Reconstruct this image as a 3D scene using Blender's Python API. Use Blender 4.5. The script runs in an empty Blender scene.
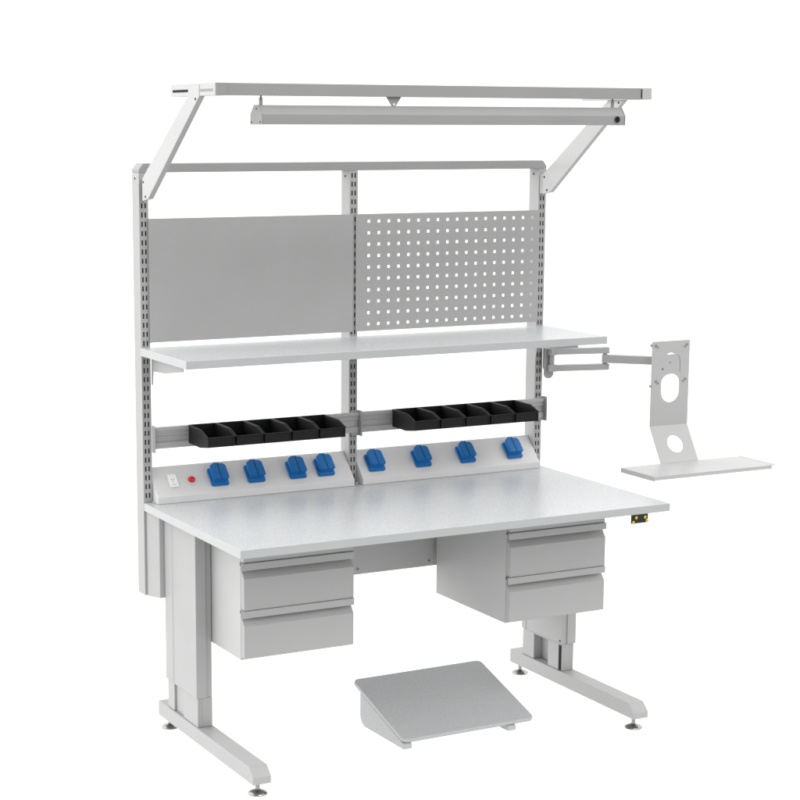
import bpy, bmesh, math
from mathutils import Vector, Matrix
PI = math.pi
scene = bpy.context.scene
COL = scene.collection

# ------------------------------------------------------------------ materials
def new_mat(name):
    m = bpy.data.materials.new(name); m.use_nodes = True
    nt = m.node_tree
    return m, nt, nt.nodes['Principled BSDF']

def noise_bump(nt, bsdf, scale, strength, dist=0.001, detail=3):
    tc = nt.nodes.new('ShaderNodeTexCoord')
    n = nt.nodes.new('ShaderNodeTexNoise'); n.inputs['Scale'].default_value = scale
    n.inputs['Detail'].default_value = detail
    nt.links.new(tc.outputs['Object'], n.inputs['Vector'])
    b = nt.nodes.new('ShaderNodeBump'); b.inputs['Strength'].default_value = strength
    b.inputs['Distance'].default_value = dist
    nt.links.new(n.outputs['Fac'], b.inputs['Height'])
    nt.links.new(b.outputs['Normal'], bsdf.inputs['Normal'])
    return tc, n

def vary(nt, bsdf, tc, c0, c1, scale, detail=4):
    n = nt.nodes.new('ShaderNodeTexNoise'); n.inputs['Scale'].default_value = scale
    n.inputs['Detail'].default_value = detail
    nt.links.new(tc.outputs['Object'], n.inputs['Vector'])
    r = nt.nodes.new('ShaderNodeValToRGB')
    r.color_ramp.elements[0].position = .3; r.color_ramp.elements[0].color = (*c0, 1)
    r.color_ramp.elements[1].position = .7; r.color_ramp.elements[1].color = (*c1, 1)
    nt.links.new(n.outputs['Fac'], r.inputs['Fac'])
    nt.links.new(r.outputs['Color'], bsdf.inputs['Base Color'])

def powder(name, a, rough=.42):
    m, nt, b = new_mat(name)
    tc, n = noise_bump(nt, b, 900, .02, .0003)
    lo = [v * .975 for v in a]; hi = [min(1, v * 1.025) for v in a]
    vary(nt, b, tc, lo, hi, 6)
    b.inputs['Roughness'].default_value = rough
    b.inputs['Specular IOR Level'].default_value = .45
    return m

M_METAL = powder('powder_coated_steel', (.355, .352, .350))
M_CONS = powder('console_pale_steel', (.60, .595, .592))
M_BODY = powder('drawer_body_steel', (.41, .407, .405))
M_LAMP = powder('lamp_grey_steel', (.285, .282, .280))
M_TRAY = powder('tray_steel', (.43,.427,.425), .36)


def laminate(name, base, speck, rough=.3):
    m, nt, b = new_mat(name)
    tc, n = noise_bump(nt, b, 700, .05, .0003)
    v = nt.nodes.new('ShaderNodeTexNoise'); v.inputs['Scale'].default_value = 210
    v.inputs['Detail'].default_value = 2; v.inputs['Roughness'].default_value = .7
    nt.links.new(tc.outputs['Object'], v.inputs['Vector'])
    r = nt.nodes.new('ShaderNodeValToRGB')
    r.color_ramp.elements[0].position = .38; r.color_ramp.elements[0].color = (*speck, 1)
    r.color_ramp.elements[1].position = .56; r.color_ramp.elements[1].color = (*base, 1)
    nt.links.new(v.outputs['Fac'], r.inputs['Fac'])
    nt.links.new(r.outputs['Color'], b.inputs['Base Color'])
    b.inputs['Roughness'].default_value = rough
    b.inputs['Specular IOR Level'].default_value = .5
    return m
M_EDGE = powder('edge_band', (.42, .425, .425), .38)
M_FOOT = laminate('footrest_laminate', (.395,.40,.402), (.34,.345,.35), .38)
M_TOP = laminate('antistatic_laminate', (.51,.522,.524), (.37,.384,.392))

def plain(name, c, rough, metal=0, bump=0, scale=400):
    m, nt, b = new_mat(name)
    tc, n = noise_bump(nt, b, scale, bump or .03, .0004)
    vary(nt, b, tc, [x * .94 for x in c], [min(1, x * 1.06) for x in c], 25)
    b.inputs['Roughness'].default_value = rough
    b.inputs['Metallic'].default_value = metal
    return m
M_BIN = plain('black_plastic', (.0045, .0045, .005), .55, bump=.08)
M_BIN.node_tree.nodes['Principled BSDF'].inputs['Specular IOR Level'].default_value = .28
M_BLUE = plain('blue_plastic', (.004, .135, .40), .5)
M_WHITE = plain('white_plastic', (.80, .80, .80), .35)
M_RED = plain('red_lens', (.55, .012, .02), .25)
M_DARK = plain('dark_recess', (.010, .010, .011), .6)
M_DARK.node_tree.nodes['Principled BSDF'].inputs['Specular IOR Level'].default_value = .15
M_SHADE = plain('channel_shade', (.07, .07, .072), .7)
M_GRND = plain('dark_green_plate', (.006, .013, .009), .4)
M_BRASS = plain('brass', (.62, .42, .07), .3, .75)
M_CHROME = plain('zinc_plated_steel', (.30, .30, .29), .24, 1.0)
M_SCREW = plain('screw_steel', (.22, .22, .22), .4, .3)
M_SOCKM = plain('socket_marks', (.35, .35, .36), .5)

# ------------------------------------------------------------------ mesh helpers
def BM(): return bmesh.new()

def box(bm, x0, x1, y0, y1, z0, z1):
    v = [bm.verts.new(p) for p in ((x0,y0,z0),(x1,y0,z0),(x1,y1,z0),(x0,y1,z0),
                                   (x0,y0,z1),(x1,y0,z1),(x1,y1,z1),(x0,y1,z1))]
    for f in ((0,3,2,1),(4,5,6,7),(0,1,5,4),(1,2,6,5),(2,3,7,6),(3,0,4,7)):
        bm.faces.new([v[i] for i in f])
    return bm

def prism(bm, pts, axis, a, b):
    """polygon pts extruded along axis: 'x' pts=(y,z), 'y' pts=(x,z), 'z' pts=(x,y)"""
    def P(p, t):
        return {'x': (t, p[0], p[1]), 'y': (p[0], t, p[1]), 'z': (p[0], p[1], t)}[axis]
    A = [bm.verts.new(P(p, a)) for p in pts]; B = [bm.verts.new(P(p, b)) for p in pts]
    bm.faces.new(A); bm.faces.new(list(reversed(B)))
    n = len(pts)
    for i in range(n):
        bm.faces.new((A[i], B[i], B[(i+1) % n], A[(i+1) % n]))
    return bm

def lathe(bm, prof, c, axis='z', seg=28):
    """profile [(r, t)] revolved about an axis through c"""
    rings = []
    for r, t in prof:
        ring = []
        for i in range(seg):
            a = 2 * PI * i / seg; u, w = r * math.cos(a), r * math.sin(a)
            p = {'z': (u, w, t), 'y': (u, t, w), 'x': (t, u, w)}[axis]
            ring.append(bm.verts.new((c[0]+p[0], c[1]+p[1], c[2]+p[2])))
        rings.append(ring)
    for a, b in zip(rings, rings[1:]):
        for i in range(seg):
            bm.faces.new((a[i], a[(i+1) % seg], b[(i+1) % seg], b[i]))
    bm.faces.new(rings[0]); bm.faces.new(list(reversed(rings[-1])))
    return bm

def bar(bm, p, q, w, h):
    """rectangular bar from p to q in plan, w across (horizontal), h vertical"""
    p, q = Vector(p), Vector(q); d = (q - p).normalized()
    s = d.cross(Vector((0, 0, 1))).normalized() * w / 2; u = Vector((0, 0, h / 2))
    vs = [bm.verts.new(e + a + b) for e in (p, q) for a, b in ((-s,-u),(s,-u),(s,u),(-s,u))]
    for f in ((0,1,2,3),(7,6,5,4),(0,4,5,1),(1,5,6,2),(2,6,7,3),(3,7,4,0)):
        bm.faces.new([vs[i] for i in f])
    return bm

def rounded_rect(x0, x1, y0, y1, r, n=6):
    pts = []
    for cx, cy, a in ((x1-r, y1-r, 0), (x0+r, y1-r, PI/2), (x0+r, y0+r, PI), (x1-r, y0+r, 1.5*PI)):
        for i in range(n + 1):
            t = a + PI/2 * i / n
            pts.append((cx + r*math.cos(t), cy + r*math.sin(t)))
    return pts

def circle(cx, cy, r, n=24, ry=None):
    ry = ry or r
    return [(cx + r*math.cos(2*PI*i/n), cy + ry*math.sin(2*PI*i/n)) for i in range(n)]

def sheet(bm, outer, holes, thick, mat):
    """flat sheet with true holes; local (u, v, 0..-thick) placed by matrix mat"""
    cu = bpy.data.curves.new('tmp', 'CURVE'); cu.dimensions = '2D'; cu.fill_mode = 'BOTH'
    cu.extrude = thick / 2
    for loop in [outer] + holes:
        s = cu.splines.new('POLY'); s.points.add(len(loop) - 1)
        for pt, p in zip(s.points, loop): pt.co = (p[0], p[1], 0, 1)
        s.use_cyclic_u = True
    o = bpy.data.objects.new('tmp', cu); COL.objects.link(o)
    dg = bpy.context.evaluated_depsgraph_get()
    me = bpy.data.meshes.new_from_object(o.evaluated_get(dg))
    me.transform(mat @ Matrix.Translation((0, 0, -thick / 2)))
    bm.from_mesh(me)
    bpy.data.objects.remove(o); bpy.data.curves.remove(cu); bpy.data.meshes.remove(me)
    return bm

# sheet facing -y : u = x, v = z, normal = -y
def face_front(y):
    return Matrix(((1,0,0,0),(0,0,-1,y),(0,1,0,0),(0,0,0,1)))

WORLD = {}
def thing(name, label, cat, loc, group=None):
    o = bpy.data.objects.new(name, None); COL.objects.link(o)
    o.empty_display_size = .05
    o.location = loc; o['label'] = label; o['category'] = cat
    if group: o['group'] = group
    WORLD[o.name] = Vector(loc)
    return o

def obj(name, bm, mat, parent=None, bevel=.0012, seg=2, smooth=False, label=None):
    bmesh.ops.remove_doubles(bm, verts=bm.verts, dist=1e-6)
    bmesh.ops.recalc_face_normals(bm, faces=bm.faces)
    xs = [v.co.copy() for v in bm.verts]
    lo = Vector([min(v[i] for v in xs) for i in range(3)]); hi = Vector([max(v[i] for v in xs) for i in range(3)])
    c = Vector(((lo.x+hi.x)/2, (lo.y+hi.y)/2, lo.z))
    bmesh.ops.translate(bm, verts=bm.verts, vec=-c)
    me = bpy.data.meshes.new(name); bm.to_mesh(me); bm.free()
    me.materials.append(mat)
    o = bpy.data.objects.new(name, me); COL.objects.link(o)
    WORLD[o.name] = c
    if parent:
        o.parent = parent; o.location = c - WORLD[parent.name]
    else:
        o.location = c
    if smooth:
        for p in me.polygons: p.use_smooth = True
        me.set_sharp_from_angle(angle=math.radians(35))
    if bevel:
        b = o.modifiers.new('edge_round', 'BEVEL'); b.width = bevel; b.segments = seg
        b.limit_method = 'ANGLE'; b.angle_limit = math.radians(28)
        b.harden_normals = False
    if label: o['label'] = label
    return o

def tag(o, label, cat, group=None):
    o['label'] = label; o['category'] = cat
    if group: o['group'] = group

def copy_tree(o, parent=None):
    c = o.copy(); COL.objects.link(c); c.parent = parent
    for ch in list(o.children): copy_tree(ch, c)
    return c

# ------------------------------------------------------------------ floor
bm = BM()
s = 120
bm.faces.new([bm.verts.new(p) for p in ((-s,-s,0),(s,-s,0),(s,s,0),(-s,s,0))])
mf, nt, b = new_mat('white_glow_floor')
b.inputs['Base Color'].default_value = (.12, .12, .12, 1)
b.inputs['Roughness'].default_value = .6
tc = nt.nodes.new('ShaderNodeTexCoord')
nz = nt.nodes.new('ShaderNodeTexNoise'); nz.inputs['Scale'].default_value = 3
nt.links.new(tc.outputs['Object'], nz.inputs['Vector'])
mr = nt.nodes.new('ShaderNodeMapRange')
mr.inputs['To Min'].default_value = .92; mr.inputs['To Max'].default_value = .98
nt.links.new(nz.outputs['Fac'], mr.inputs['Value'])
b.inputs['Emission Color'].default_value = (1, 1, 1, 1)  # glow added to keep the floor plain white and shadowless; it is no lamp
# added floor glow fades out in front of the bench, keeping front faces darker
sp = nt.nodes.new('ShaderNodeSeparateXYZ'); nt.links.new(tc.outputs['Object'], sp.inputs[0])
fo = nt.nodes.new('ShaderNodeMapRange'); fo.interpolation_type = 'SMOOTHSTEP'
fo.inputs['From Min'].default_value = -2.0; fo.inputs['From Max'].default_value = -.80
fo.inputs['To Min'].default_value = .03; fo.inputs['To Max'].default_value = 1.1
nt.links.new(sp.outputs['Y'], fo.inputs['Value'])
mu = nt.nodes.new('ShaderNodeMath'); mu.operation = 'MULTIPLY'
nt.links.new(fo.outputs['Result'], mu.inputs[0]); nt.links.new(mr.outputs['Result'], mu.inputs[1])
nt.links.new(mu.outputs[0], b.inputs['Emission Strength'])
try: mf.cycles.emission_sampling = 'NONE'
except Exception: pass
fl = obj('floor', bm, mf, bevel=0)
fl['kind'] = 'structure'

# ------------------------------------------------------------------ workbench
bench = thing('workbench', 'large light grey steel workbench with worktop, shelf, back panels and overhead frame on T-shaped feet', 'workbench', (.75, .40, 0))
def B(name, bm, mat=M_METAL, **k): return obj(name, bm, mat, k.pop('parent', bench), **k)

def edge_band(o):
    o.data.materials.append(M_EDGE)
    for p in o.data.polygons:
        if abs(p.normal.z) < .5: p.material_index = 1
edge_band(B('worktop', box(BM(), 0, 1.5, 0, .7485, .725, .75), M_TOP, bevel=.0012))

PX = [0, .735, 1.47]; PW = .03; YP = .75; YB = .809; ZB = .4485; ZT = 1.790
def slotted_face(bm, x, rows):
    """2 mm thick strip with two columns of upright slots cut right through"""
    cuts = [0, .0062, .0114, .0176, .0228, PW]
    zs = [ZB]
    for a, b in sorted(rows): zs += [a, b]
    zs.append(ZT)
    solid = {}
    for j in range(len(zs)-1):
        for i in range(5): solid[i, j] = not (j % 2 == 1 and i in (1, 3))
    for (i, j), s_ in solid.items():
        if not s_: continue
        x0, x1, z0, z1 = x+cuts[i], x+cuts[i+1], zs[j], zs[j+1]
        for y in (YP, YP+.002):
            bm.faces.new([bm.verts.new(p) for p in ((x0,y,z0),(x1,y,z0),(x1,y,z1),(x0,y,z1))])
        for di, dj, q in ((-1,0,((x0,z0),(x0,z1))), (1,0,((x1,z0),(x1,z1))), (0,-1,((x0,z0),(x1,z0))), (0,1,((x0,z1),(x1,z1)))):
            if not solid.get((i+di, j+dj), False):
                (xa, za), (xb, zb) = q
                bm.faces.new([bm.verts.new(p) for p in ((xa,YP,za),(xb,YP,zb),(xb,YP+.002,zb),(xa,YP+.002,za))])
for i, x in enumerate(PX):
    bm = BM()
    holes = []
    z = 1.7747
    while z > .77:
        if i == 1 or z < 1.69: holes.append((z-.0080, z+.0080))
        z -= .0286
    slotted_face(bm, x, holes)
    # channel walls behind the slotted face
    prism(bm, [(x, YP+.002), (x+.002, YP+.002), (x+.002, YB-.002), (x+PW-.002, YB-.002), (x+PW-.002, YP+.002),
               (x+PW, YP+.002), (x+PW, YB), (x, YB)], 'z', ZB, ZT)
    up = B('upright_post', bm, bevel=0)
    # small fixing screw near the top of the visible side
    B('screw', lathe(BM(), [(.0035, 0), (.0035, -.0012)], (x, .783, 1.772), 'x', 12), M_DARK, parent=up, bevel=0)
    # dark strip in place of shade, so slots read as holes into the channel
    B('channel_shade_strip', box(BM(), x+.0025, x+PW-.0025, YP+.006, YP+.010, .72, ZT-.003), M_SHADE, parent=up, bevel=0)

# top rail with chamfered ends
B('top_rail', prism(BM(), [(0, 1.7905), (1.5, 1.7905), (1.5, 1.800), (1.485, 1.8185), (.0155, 1.8185), (0, 1.800)], 'y', .7495, .810), M_LAMP)
# blank and perforated back panels
bm = BM()
box(bm, .027, .7447, .7440, .7465, 1.262, 1.649)
box(bm, .030, .7417, .7466, .7494, 1.266, 1.645)
B('blank_panel', bm, bevel=.0008, label='plain solid grey back panel')
holes = []
for i in range(18):
    for j in range(10):
        cx = .8043 + i*.03756; cz = 1.6246 - j*.03772
        holes.append(rounded_rect(cx-.0049, cx+.0049, cz-.0049, cz+.0049, .0012, 2))
bm = BM()
sheet(bm, [(.7558, 1.262), (1.4735, 1.262), (1.4735, 1.649), (.7558, 1.649)], holes, .0015, face_front(.7450))
B('perforated_panel', bm, bevel=0, label='grey back panel with rows of square holes')

# cross beam under the worktop (angled back to the posts at both ends)
cb = B('cross_beam', prism(BM(), [(.0075, .7493), (.0315, .700), (1.4685, .700), (1.4925, .7493)], 'z', .446, .7235), M_TRAY)
for x in (.744, 1.02):
    B('bolt', lathe(BM(), [(.004, 0), (.004, -.002), (.0025, -.0035)], (x, .700, .4645), 'y', 14), M_SCREW, parent=cb, bevel=0)

# shelf with two side brackets
sh = B('shelf', box(BM(), -.005, 1.505, .372, .7435, 1.222, 1.247), M_TOP, bevel=.0012)
edge_band(sh)
for x in (.032, 1.4655):
    bm = BM()
    prism(bm, [(.7492, 1.2215), (.7492, 1.128), (.742, 1.128), (.735, 1.172), (.64, 1.1765), (.4872, 1.1985), (.4872, 1.2215)], 'x', x, x+.0025)
    prism(bm, [(x+.0026, .487), (x+.020, .487), (x+.020, .73), (x+.0026, .73)], 'z', 1.2185, 1.2215)
    B('shelf_bracket', bm, parent=sh, bevel=.0006)

# overhead arms
for k, x0 in enumerate((.003, 1.472)):
    x1 = x0 + (.018 if k == 0 else .015)
    side = 1 if k == 0 else -1
    bm = BM()
    prism(bm, [(.7297, 1.7723), (.362, 2.0149), (.345, 2.0500), (.2726, 2.0500), (.2734, 2.0151), (.6817, 1.7123), (.7297, 1.7044)], 'x', x0, x1)
    arm = B('overhead_arm', bm, M_TRAY)
    xa, xb = (.010, .0205) if k == 0 else (1.4725, 1.489)
    B('arm_foot', box(BM(), xa, xb, .7298, .7495, 1.7050, 1.7715), parent=arm)
    # horizontal extension tube the beam is fixed to
    xt0, xt1 = (.0045, .040) if k == 0 else (1.460, 1.4955)
    tube = B('extension_tube', box(BM(), xt0, xt1, .1608 if k == 0 else .157, .4885, 2.0168, 2.0527), M_TRAY, parent=arm)
    xo = xt0 if k == 0 else xt1
    for (ya, yb, m) in ((.358, .474, M_DARK), (.178, .268, M_SCREW)):
        bm = BM(); a = xo - .0006 if k == 0 else xo - .002
        box(bm, a, a + .0026, ya, yb, 2.0285, 2.0360)
        B('slot', bm, m, parent=arm, bevel=0)
    for (yy, zz) in ((.300, 2.0085), (.703, 1.7185), (.720, 1.7625)):
        B('screw', lathe(BM(), [(.0036, -.0012), (.0036, .0010)], (x0, yy, zz), 'x', 12), M_DARK, parent=arm, bevel=0)
ob = B('overhead_beam', prism(BM(), [(.0047, .1568), (.0400, .1568), (.0400, .1600), (1.4595, .1600), (1.4595, .195), (.0405, .195), (.0405, .1605), (.0047, .1605)], 'z', 2.0175, 2.0518), M_LAMP, bevel=.0006)
B('beam_seam', box(BM(), 1.4560, 1.4592, .1592, .1602, 2.0215, 2.0480), M_DARK, parent=ob, bevel=0)

# bin rails on the posts
def rail(x0, x1, endright):
    prof = [(.7320, .9925), (.7320, .9830), (.7380, .9760), (.7380, .9720), (.7350, .9705), (.7350, .9670), (.7430, .9640),
            (.7430, .9460), (.7360, .9420), (.7360, .9235), (.7485, .9235), (.7485, .9925)]
    r = B('bin_rail', prism(BM(), prof, 'x', x0, x1), M_TRAY, bevel=.0004)
    e = endright
    bm = BM()
    box(bm, e-.0030, e, .7200, .7485, .9135, .9990)          # end plate on the right of the post
    box(bm, e-.0270, e-.0031, .7390, .7485, .9927, .9990)
    box(bm, e-.0270, e-.0031, .7390, .7485, .9135, .9233)
    B('end_plate', bm, parent=r, bevel=.0006)
    bm = BM(); box(bm, x0-.0032, x0-.0002, .7250, .7485, .9120, .9980)
    B('end_plate', bm, parent=r, bevel=.0006)
rail(.0335, .7650, .7690)
rail(.7730, 1.5000, 1.5040)

# socket consoles : 45 degree sloping face standing on the worktop
E1 = Vector((1, 0, 0)); E2 = Vector((0, .70711, .70711)); EN = Vector((0, -.70711, .70711))
S0 = Vector((0, .705, .772))
def slope_matrix(x, y, n=0.0):
    p = S0 + E2 * ((y - .705) / .70711) + EN * n; p.x = x
    return Matrix(((1, E2.x, EN.x, p.x), (0, E2.y, EN.y, p.y), (0, E2.z, EN.z, p.z), (0, 0, 0, 1)))
def put(bm, src, mat):
    me = bpy.data.meshes.new('tmp'); src.to_mesh(me); src.free(); me.transform(mat); bm.from_mesh(me); bpy.data.meshes.remove(me)

def power_socket(x, parent):
    m = slope_matrix(x, .7445)
    def piece(poly, n0, n1, bev, tilt=0.0):
        t = BM(); prism(t, poly, 'z', n0, n1)
        bmesh.ops.recalc_face_normals(t, faces=t.faces)
        bmesh.ops.bevel(t, geom=[e for e in t.edges if e.calc_face_angle(0) > .5], offset=bev, segments=2, affect='EDGES')
        return t
    bm = BM()
    put(bm, piece(rounded_rect(-.0300, .0300, -.0335, .0335, .006, 4), .0003, .0110, .0022), m)
    put(bm, piece(rounded_rect(-.0240, .0240, -.0235, .0310, .005, 4), .0096, .0204, .0015), m)
    # hinged lid in two leaves with a seam, rounded shoulders and a hinge knuckle at the top
    rot = m @ Matrix.Translation((.001, 0, .0205))
    arc = [(.0145 + .0130*math.cos(t), .0250 + .0130*math.sin(t)) for t in [i*PI/2/5 for i in range(6)]]
    right = [(.0004, -.0215), (.0240, -.0215), (.0275, -.0180)] + arc + [(.0060, .0380), (.0060, .0425), (.0004, .0425)]
    left = [(-.0004, -.0215), (-.0240, -.0215), (-.0275, -.0180)] + [(-a, b) for a, b in arc] + [(-.0135, .0382), (-.0135, .0425), (-.0004, .0425)]
    for poly in (right, left):
        put(bm, piece(poly, 0, .0080, .0016), rot)
    o = obj('power_socket', bm, M_BLUE, parent, bevel=0, smooth=True)
    return o

def console(x0, x1, xs):
    prof = [(.705, .7503), (.705, .772), (.7885, .8555), (.7930, .8555), (.7930, .7503)]
    bm = prism(BM(), prof, 'x', x0, x1)
    c = B('socket_console', bm, M_CONS, bevel=.0012)
    for x in xs: power_socket(x, c)
    return c
c1 = console(.0312, .7338, (.2535, .3830, .5330, .6370))
c2 = console(.7662, 1.4688, (.8280, 1.0085, 1.1850, 1.3760))
# white inlet and red indicator on the first console
mi = slope_matrix(.0977, .7460)
bm = BM(); t = BM(); prism(t, rounded_rect(-.0150, .0150, -.0235, .0235, .0015, 2), 'z', .0002, .0045); put(bm, t, mi)
inl = B('white_inlet', bm, M_WHITE, parent=c1, bevel=.0008)
del inl
bm = BM()
for (u, v, r) in ((-.004, .004, .0030), (.004, .004, .0030)):
    t = BM(); prism(t, circle(u, v, .0022, 12), 'z', .0044, .0049); put(bm, t, mi)
t = BM(); prism(t, rounded_rect(-.0025, .0025, -.0055, -.0025, .001, 2), 'z', .0044, .0049); put(bm, t, mi)
t = BM(); prism(t, rounded_rect(-.0075, .0075, -.0170, -.0145, .001, 2), 'z', .0044, .0049); put(bm, t, mi)
B('inlet_contacts', bm, M_SOCKM, parent=c1, bevel=0)
mr_ = slope_matrix(.1626, .7460)
bm = BM(); t = BM(); lathe(t, [(.0115, .0002), (.0115, .0035), (.0102, .0075), (.0070, .0100), (.0025, .0108)], (0, 0, 0)); put(bm, t, mr_)
B('red_indicator', bm, M_RED, parent=c1, bevel=0, smooth=True)

# legs
def leg(left):
    def mx(bm):
        if not left:
            for v in bm.verts: v.co.x = 1.5 - v.co.x
        return bm
    # outer sleeve : outer shell with a shallow vertical groove, inner half set back a little
    bm = prism(BM(), [(.0450, .4400), (.0790, .4400), (.0790, .4445), (.0985, .4445), (.0985, .6970), (.0470, .6970),
                      (.0470, .6370), (.0490, .6330), (.0490, .6150), (.0450, .6100)], 'z', .183, .7240)
    l = B('leg', mx(bm), bevel=.0008)
    # lower column with a cut-out on each side
    bm = BM()
    prism(bm, [(.4445, .0885), (.5287, .0885), (.5287, .1787), (.6170, .1787), (.6170, .0885), (.6890, .0885), (.6890, .1825), (.4445, .1825)], 'x', .0650, .0984)
    box(bm, .0570, .0649, .4445, .6890, .0886, .1825)
    prism(bm, [(.4445, .0885), (.5570, .0885), (.5700, .1120), (.5700, .1780), (.6350, .1780), (.6350, .0885), (.6890, .0885), (.6890, .1825), (.4445, .1825)], 'x', .0500, .0569)
    B('lower_column', mx(bm), parent=l, bevel=.001)
    bm = BM(); box(bm, .0972, .0990, .4455, .4620, .0900, .1790); 
    B('guide_slot', mx(bm), M_DARK, parent=l, bevel=0)
    bm = BM(); lathe(bm, [(.0035, 0), (.0035, .0010)], (.0985, .4560, .1930), 'x', 12)
    B('hole', mx(bm), M_DARK, parent=l, bevel=0)
    bm = BM(); box(bm, .0983, .0991, .6680, .6700, .1840, .7200)
    B('seam', mx(bm), M_SCREW, parent=l, bevel=0)
    # foot bar with bevelled nose
    bm = prism(BM(), [(.0210, .0400), (.7630, .0400), (.7630, .0880), (.0500, .0880), (.0210, .0620)], 'x', .0450, .1030)
    B('foot_bar', mx(bm), parent=l, bevel=.0018)
    for y in (.057, .738):
        bm = lathe(BM(), [(.0285, 0), (.0290, .0025), (.0260, .0060), (.0160, .0105), (.0085, .0130), (.0065, .0150), (.0065, .0400)], (.0755, y, 0), seg=32)
        B('levelling_foot', mx(bm), M_CHROME, parent=l, bevel=0, smooth=True)
    return l
leg(True); leg(False)

# earthing plate with brass studs under the front edge
gp = B('earthing_plate', box(BM(), 1.3525, 1.4155, .0015, .0060, .6965, .7246), M_GRND, bevel=.0006)
for x, z in ((1.3690, .7150), (1.4030, .7140), (1.3580, .7010), (1.4100, .7030)):
    B('stud', lathe(BM(), [(.0052, .0016), (.0052, -.0015), (.0040, -.0030), (.0025, -.0046)], (x, 0, z), 'y', 16), M_BRASS, parent=gp, bevel=0, smooth=True)

# ------------------------------------------------------------------ drawer units
def drawer_unit(x0, label):
    x1 = x0 + .3665
    t = thing('drawer_unit', label, 'drawer unit', ((x0+x1)/2, .446, .3575), 'two-drawer units hanging under the worktop')
    bm = BM()
    box(bm, x0, x1, .2262, .6660, .3575, .7000)
    box(bm, x0+.0005, x1-.0005, .2050, .2261, .6592, .6996)
    obj('body', bm, M_BODY, t)
    for yy in (.30, .58):
        obj('mounting_rail', box(BM(), x0+.02, x1-.02, yy, yy+.04, .7003, .7245), M_METAL, t)
    for zt, zb in ((.6580, .5135), (.5125, .3655)):
        prof = [(.2258, zt-.002), (.2258, zb), (.2030, zb), (.2030, zt-.0480), (.2225, zt-.0235), (.2225, zt-.002)]
        d = obj('drawer', prism(BM(), prof, 'x', x0+.0010, x1+.0015), M_METAL, t, bevel=.0010)
        lip = [(.2224, zt), (.2005, zt), (.2000, zt-.0010), (.2000, zt-.0215), (.2020, zt-.0215), (.2020, zt-.0035), (.2224, zt-.0035)]
        obj('handle_lip', prism(BM(), lip, 'x', x0-.0060, x1+.0020), M_METAL, d, bevel=.0004)
        obj('lip_screw', lathe(BM(), [(.0030, 0), (.0030, -.0010)], (x0-.0061, .2115, zt-.0030), 'x', 10), M_DARK, d, bevel=0)
    return t
u1 = drawer_unit(.1005, 'grey two-drawer unit under the worktop, beside the left leg')
u2 = drawer_unit(1.0300, 'grey two-drawer unit under the worktop, in front of the right leg')

# ------------------------------------------------------------------ storage bins
def storage_bin_mesh():
    w = .0918; t = .0026
    P = [(.7280, .9955), (.6225, .9930), (.5715, .9755), (.5715, .9440), (.6365, .9345), (.7280, .9365)]   # rear top .. rear bottom
    bm = BM()
    # side walls
    prism(bm, P, 'x', 0, t); prism(bm, P, 'x', w - t, w)
    # front wall, floor (two pieces), rear wall
    prism(bm, [(.5715, .9755), (.5715, .9440), (.5741, .9440), (.5741, .9755)], 'x', t + 1e-4, w - t - 1e-4)
    prism(bm, [(.5742, .9438), (.6365, .9347), (.7255, .9367), (.7255, .9392), (.6365, .9372), (.5742, .9464)], 'x', t + 1e-4, w - t - 1e-4)
    prism(bm, [(.7256, .9955), (.7280, .9955), (.7280, .9366), (.7256, .9366)], 'x', t + 1e-4, w - t - 1e-4)
    # rolled rims along both sides and the front lip
    for a in (-.0022, w + .0001):
        prism(bm, [(.7280, .9960), (.6222, .9936), (.5712, .9762), (.5712, .9727), (.6230, .9902), (.7280, .9925)], 'x', a, a + .0021)
    prism(bm, [(.5690, .9757), (.5714, .9757), (.5714, .9720), (.5690, .9727)], 'x', .0032, w - .0032)
    # two vertical ribs at the front corners
    for a in (.0005, w - .0050):
        box(bm, a, a + .0045, .5698, .5714, .9450, .9715)
    return bm
ORD = ('leftmost', 'second from the left', 'middle one', 'second from the right', 'rightmost')
GB = 'black storage bins hung on the rails'
first = None
for g, (x0, side) in enumerate(((.1475, 'left'), (.8885, 'right'))):
    for k in range(5):
        x = x0 + k * .0975
        if first is None:
            bm = storage_bin_mesh()
            first = obj('storage_bin', bm, M_BIN, None, bevel=.0006)
            base = first.location.copy(); o = first
            off = base.x
        else:
            o = first.copy(); COL.objects.link(o)
        o.location = (x + .0459, base.y, base.z)
        txt = {'leftmost': 'open black plastic bin, leftmost of the five on the %s rail',
               'second from the left': 'open black plastic bin, second from the left of five on the %s rail',
               'middle one': 'open black plastic bin in the middle of the five on the %s rail',
               'second from the right': 'open black plastic bin, second from the right of five on the %s rail',
               'rightmost': 'open black plastic bin, rightmost of the five on the %s rail'}[ORD[k]]
        tag(o, txt % side, 'storage bin', GB)

# ------------------------------------------------------------------ overhead lamp
lamp = thing('overhead_lamp', 'long grey hooded work lamp hanging beneath the overhead beam', 'lamp', (.7675, .19, 1.937))
prof = [(.1520, 1.9372), (.1520, 1.9660), (.1715, 1.9915), (.2050, 1.9915), (.2290, 1.9660), (.2290, 1.9372)]
obj('hood', prism(BM(), prof, 'x', .1450, 1.3900), M_LAMP, lamp)
big = [(.1508, 1.9368), (.1508, 1.9664), (.1708, 1.9922), (.2058, 1.9922), (.2302, 1.9664), (.2302, 1.9368)]
for x in (.1425, 1.3902):
    e = obj('end_cap', prism(BM(), big, 'x', x, x + .0024), M_LAMP, lamp, bevel=.0006)
    if x < 1:
        for y, z in ((.162, 1.9440), (.222, 1.9440), (.188, 1.9815)):
            obj('screw', lathe(BM(), [(.0026, 0), (.0026, -.0010)], (x, y, z), 'x', 10), M_DARK, e, bevel=0)
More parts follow.
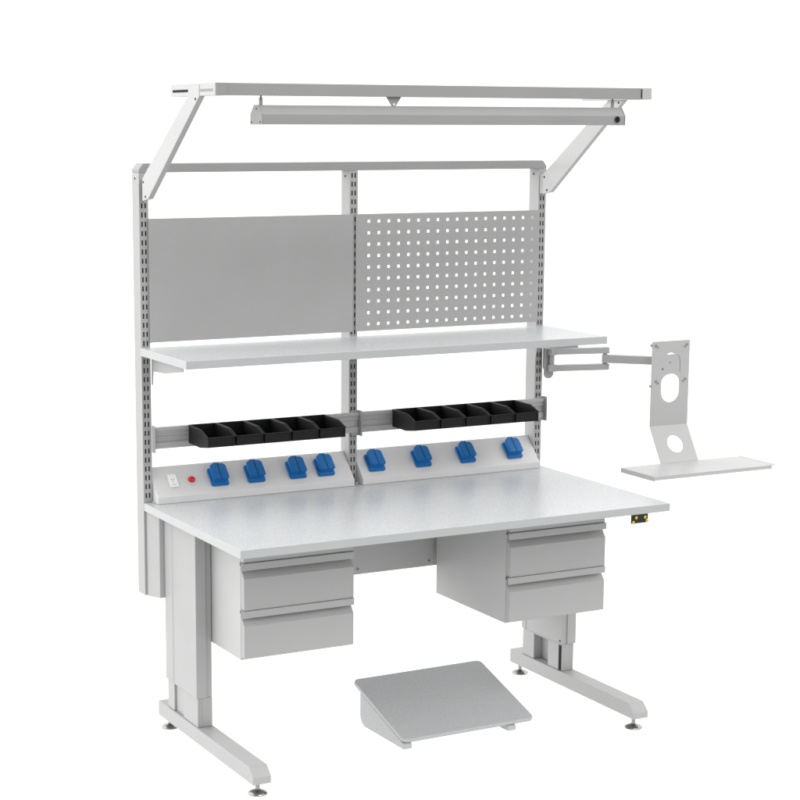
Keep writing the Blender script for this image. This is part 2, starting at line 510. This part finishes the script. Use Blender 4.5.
for x in (.1530, 1.3620):
    obj('hanger', lathe(BM(), [(.0055, 1.9917), (.0055, 2.0110), (.0030, 2.0125), (.0030, 2.0180)], (x, .180, 0), 'z', 16), M_LAMP, lamp, bevel=0, smooth=True)
h = obj('hanger_plate', prism(BM(), [(.5525, 2.0183), (.6035, 2.0183), (.5830, 1.9880), (.5730, 1.9880)], 'y', .1710, .1735), M_LAMP, lamp, bevel=.0004)
obj('bolt', lathe(BM(), [(.0036, 0), (.0036, -.0022)], (.578, .171, 1.9960), 'y', 12), M_WHITE, h, bevel=0)
bm = lathe(BM(), [(.0105, 0), (.0105, -.0012)], (1.3615, .1520, 1.9545), 'y', 28)
so = obj('cable_socket', bm, M_DARK, lamp, bevel=0)
bm = BM(); sheet(bm, circle(1.3615, 1.9545, .0118, 28), [circle(1.3615, 1.9545, .0098, 28)], .0018, face_front(.1500))
obj('socket_ring', bm, M_SCREW, so, bevel=0)

# ------------------------------------------------------------------ monitor arm with keyboard tray
ma = thing('monitor_arm', 'jointed grey monitor arm on the right post carrying a slotted plate and keyboard tray', 'monitor arm', (1.51, .735, 1.075))
plate = rounded_rect(1.4950, 1.5340, 1.0620, 1.1760, .0185, 6)
bm = BM(); sheet(bm, plate, [], .004, face_front(.7300))
mp = obj('mounting_plate', bm, M_METAL, ma, bevel=.0006)
bm = prism(BM(), [(.7341, 1.172), (.7480, 1.172), (.7480, 1.100), (.7341, 1.080)], 'x', 1.5003, 1.5035)
obj('side_lug', bm, M_METAL, mp, bevel=.0005)
bm = lathe(BM(), [(.0085, 1.0860), (.0085, 1.1720)], (1.5200, .7195, 0), 'z', 20)
obj('pivot_pin', bm, M_METAL, ma, bevel=.0006, smooth=True)
for z in (1.1579, 1.0997):
    bm = BM(); bar(bm, (1.5120, .7208, z), (1.7215, .6675, z), .024, .0212)
    a = obj('arm_link', bm, M_METAL, ma, bevel=.0010)
    bm = BM(); box(bm, 1.508, 1.532, .7225-.0165, .7225+.0120, z-.0120, z+.0120)
    obj('clevis', bm, M_METAL, a, bevel=.0010)
bm = lathe(BM(), [(.0075, 1.0890), (.0075, 1.1690)], (1.7090, .6700, 0), 'z', 20)
obj('pivot_pin', bm, M_METAL, ma, bevel=.0006, smooth=True)
bm = BM(); bar(bm, (1.7010, .6740, 1.1285), (1.8460, .5330, 1.1285), .024, .0285)
obj('arm_link', bm, M_METAL, ma, bevel=.0010)
# swivel head behind the plate
bm = lathe(BM(), [(.0130, 1.0950), (.0130, 1.1620)], (1.8560, .5290, 0), 'z', 20)
box(bm, 1.848, 1.864, .508, .522, 1.105, 1.150)
box(bm, 1.8220, 1.9150, .5045, .5078, 1.0880, 1.1505)
obj('swivel_head', bm, M_LAMP, ma, bevel=.0008, smooth=True)
# plate with slots, knee panel with round hole : one bent sheet
crescent = [(1.8460 + .0002, 1.1530)] + [(1.846 + (1.8860-1.846)*t, 1.1530 + .0062*math.sin(PI*t)) for t in (.12, .25, .4, .55, .7, .85)] + [(1.8860, 1.1535)]
obr = [(1.8290 + .078*(1-math.cos(PI*t))/2, 1.0560 + .0290*math.sin(PI*t)) for t in [i/12 for i in range(13)]]
obr += [(1.9070 - .078*(1-math.cos(PI*t))/2, 1.0240 - .0390*math.sin(PI*t)) for t in [i/12 for i in range(13)]]
groove_c = [(1.8890, 1.1530), (1.8990, 1.1470), (1.9045, 1.1360), (1.9060, 1.1200), (1.9060, 1.0700)]
groove = groove_c + [(p[0] + .0022, p[1]) for p in reversed(groove_c)]
small = [circle(1.8650, 1.1240, .0026, 10), circle(1.8330, 1.1030, .0030, 10, .0048)]
bm = BM()
sheet(bm, [(1.7860, .9030), (1.9470, .9030), (1.9470, 1.2005), (1.7860, 1.2005)], [crescent, obr, groove] + small, .0025, face_front(.5000))
bp_ = obj('back_plate', bm, M_TRAY, ma, bevel=0)
# knee panel slopes forward and down
a = Vector((1.786, .5000, .9028)); bvec = Vector((1.786, .4300, .7847))
L = (a - bvec).length; d2 = (a - bvec).normalized(); nn = Vector((1, 0, 0)).cross(d2)
mk = Matrix(((1, d2.x, nn.x, bvec.x), (0, d2.y, nn.y, bvec.y), (0, d2.z, nn.z, bvec.z), (0, 0, 0, 1)))
bm = BM(); sheet(bm, [(0, 0), (.161, 0), (.161, L), (0, L)], [circle(.0850, .0680, .0325, 32)], .0025, mk)
obj('knee_panel', bm, M_TRAY, ma, bevel=0)
for x, z in ((1.8005, 1.1870), (1.9330, 1.1850), (1.8050, 1.0620), (1.9300, 1.0640)):
    bm = lathe(BM(), [(.0038, .4974), (.0038, .4962), (.0025, .4955)], (x, 0, z), 'y', 12)
    obj('screw', bm, M_SCREW, bp_, bevel=0)
    bm = BM(); dx = .008 if x < 1.87 else -.008
    box(bm, x+dx-.0035, x+dx+.0035, .4968, .4974, z-.0085, z-.0045)
    obj('slot_mark', bm, M_SCREW, bp_, bevel=0)
for z in (1.188, 1.046):
    bm = lathe(BM(), [(.0050, 0), (.0050, -.0050)], (1.7858, .5010, z), 'x', 12)
    obj('edge_pin', bm, M_LAMP, bp_, bevel=0)
# tray : shallow folded sheet
bm = BM()
box(bm, 1.6165, 2.1120, .2380, .4315, .7822, .7845)
box(bm, 1.6165, 2.1120, .2380, .2402, .7720, .7821)
box(bm, 1.6150, 1.6172, .2372, .4275, .7690, .7850)
prism(bm, [(2.1125, .7824), (2.1125, .7846), (2.1290, .7875), (2.1295, .7855)], 'y', .2380, .4270)
box(bm, 2.1080, 2.1105, .2370, .2379, .7690, .7845)
ty = obj('keyboard_tray', bm, M_TRAY, ma, bevel=.0005)
bm = BM(); box(bm, 1.7600, 2.0000, .2500, .3900, .7745, .7820)
obj('stiffener', bm, M_TRAY, ty, bevel=.0006)

# ------------------------------------------------------------------ footrest
fr = thing('footrest', 'grey footrest with a sloping top plate standing on the floor under the bench', 'footrest', (.89, .35, 0))
# sloping plate
p0 = Vector((.6450, .2000, .0310)); p1 = Vector((.6450, .5370, .1385))
d = (p1 - p0); L = d.length; d.normalize(); n = Vector((1, 0, 0)).cross(d)
mfm = Matrix(((1, d.x, n.x, p0.x), (0, d.y, n.y, p0.y), (0, d.z, n.z, p0.z), (0, 0, 0, 1)))
yaw = Matrix.Translation((.645, .25, 0)) @ Matrix.Rotation(math.radians(1.0), 4, 'Z') @ Matrix.Translation((-.645, -.25, 0))
bm = BM(); t = BM(); prism(t, rounded_rect(0, .4960, 0, L, .020, 8), 'z', -.0130, 0); put(bm, t, yaw @ mfm)
obj('top_plate', bm, M_FOOT, fr, bevel=.0030, seg=3, smooth=True)
def sidepoly():
    pts = [(.2010, .0000)]
    pts += [(.4500 + .036*math.sin(a), .0360 - .036*math.cos(a)) for a in [i*PI/2/8 for i in range(9)]]
    pts += [(.4860, .1072), (.2100, .0188), (.2010, .0160)]
    return pts
for xa, xb in ((.6460, .6770), (1.0365, 1.0680)):
    t = prism(BM(), sidepoly(), 'x', xa, xb); bm = BM(); put(bm, t, yaw)
    obj('side_support', bm, M_FOOT, fr, bevel=.0020, seg=2, smooth=True)
t = box(BM(), .6772, 1.0363, .4300, .4330, .0300, .0780); bm = BM(); put(bm, t, yaw)
obj('cross_brace', bm, M_FOOT, fr, bevel=.001)

# ------------------------------------------------------------------ camera
F, CX, CY = 1841.6315, 329.2805, 444.129
YAW, PIT, ROLL = .4697, .1704, .0016
fw = Vector((math.sin(YAW)*math.cos(PIT), math.cos(YAW)*math.cos(PIT), -math.sin(PIT)))
r = Vector((math.cos(YAW), -math.sin(YAW), 0)); u = r.cross(fw)
r2 = math.cos(ROLL)*r + math.sin(ROLL)*u; u2 = -math.sin(ROLL)*r + math.cos(ROLL)*u
cam_d = bpy.data.cameras.new('camera'); cam = bpy.data.objects.new('camera', cam_d); COL.objects.link(cam)
cam.matrix_world = Matrix(((r2.x, u2.x, -fw.x, -2.0736), (r2.y, u2.y, -fw.y, -4.6383), (r2.z, u2.z, -fw.z, 1.9297), (0, 0, 0, 1)))
cam_d.sensor_width = 36; cam_d.lens = F * 36 / 800
cam_d.shift_x = (400 - CX) / 800; cam_d.shift_y = (CY - 400) / 800
cam_d.clip_start = .05; cam_d.clip_end = 1000
scene.camera = cam

# ------------------------------------------------------------------ light
w = bpy.data.worlds.new('World'); scene.world = w; w.use_nodes = True
nt = w.node_tree; bg = nt.nodes['Background']
tc = nt.nodes.new('ShaderNodeTexCoord')
sep = nt.nodes.new('ShaderNodeSeparateXYZ'); nt.links.new(tc.outputs['Generated'], sep.inputs[0])
def math_(op, a, b=None, clamp=False):
    n = nt.nodes.new('ShaderNodeMath'); n.operation = op; n.use_clamp = clamp
    for i, v in enumerate((a, b)):
        if v is None: continue
        if isinstance(v, (int, float)): n.inputs[i].default_value = v
        else: nt.links.new(v, n.inputs[i])
    return n.outputs[0]
def ramp(x, a, b):           # smooth 0..1 between a and b
    n = nt.nodes.new('ShaderNodeMapRange'); n.interpolation_type = 'SMOOTHSTEP'
    n.inputs['From Min'].default_value = a; n.inputs['From Max'].default_value = b
    nt.links.new(x, n.inputs['Value']); return n.outputs['Result']
X, Y, Z = sep.outputs
def lobe(d, a, b_, k):       # soft light source of the studio in direction d
    d = Vector(d).normalized()
    n = nt.nodes.new('ShaderNodeVectorMath'); n.operation = 'DOT_PRODUCT'
    nt.links.new(tc.outputs['Generated'], n.inputs[0]); n.inputs[1].default_value = d
    return math_('MULTIPLY', ramp(n.outputs['Value'], a, b_), k)
back = math_('MULTIPLY', ramp(Y, -.05, .45), .90)          # white studio sweep behind the bench
left = math_('ADD', lobe((-.75, .6, .2), .40, .95, 1.35), lobe((-1, -.15, .15), .40, .95, 1.25))
key = lobe((.6, -.4, .7), .40, .95, 1.5)
front = lobe((0, -1, .1), .40, .95, .22)
tot = math_('ADD', math_('ADD', math_('ADD', back, left), math_('ADD', key, front)), .40)
nt.links.new(tot, bg.inputs['Strength'])
bg.inputs['Color'].default_value = (1, 1, 1, 1)

def area(name, loc, target, size, power):
    l = bpy.data.lights.new(name, 'AREA'); l.shape = 'DISK'; l.size = size; l.energy = power
    o = bpy.data.objects.new(name, l); COL.objects.link(o)
    o.location = loc
    o.rotation_euler = (Vector(target) - Vector(loc)).to_track_quat('-Z', 'Y').to_euler()
area('studio_lamp', (.9, -2.2, 4.2), (.75, .5, .9), 1.5, 30)

scene.view_settings.view_transform = 'Standard'
scene.view_settings.look = 'None'
scene.view_settings.exposure = 0
scene.view_settings.gamma = 1
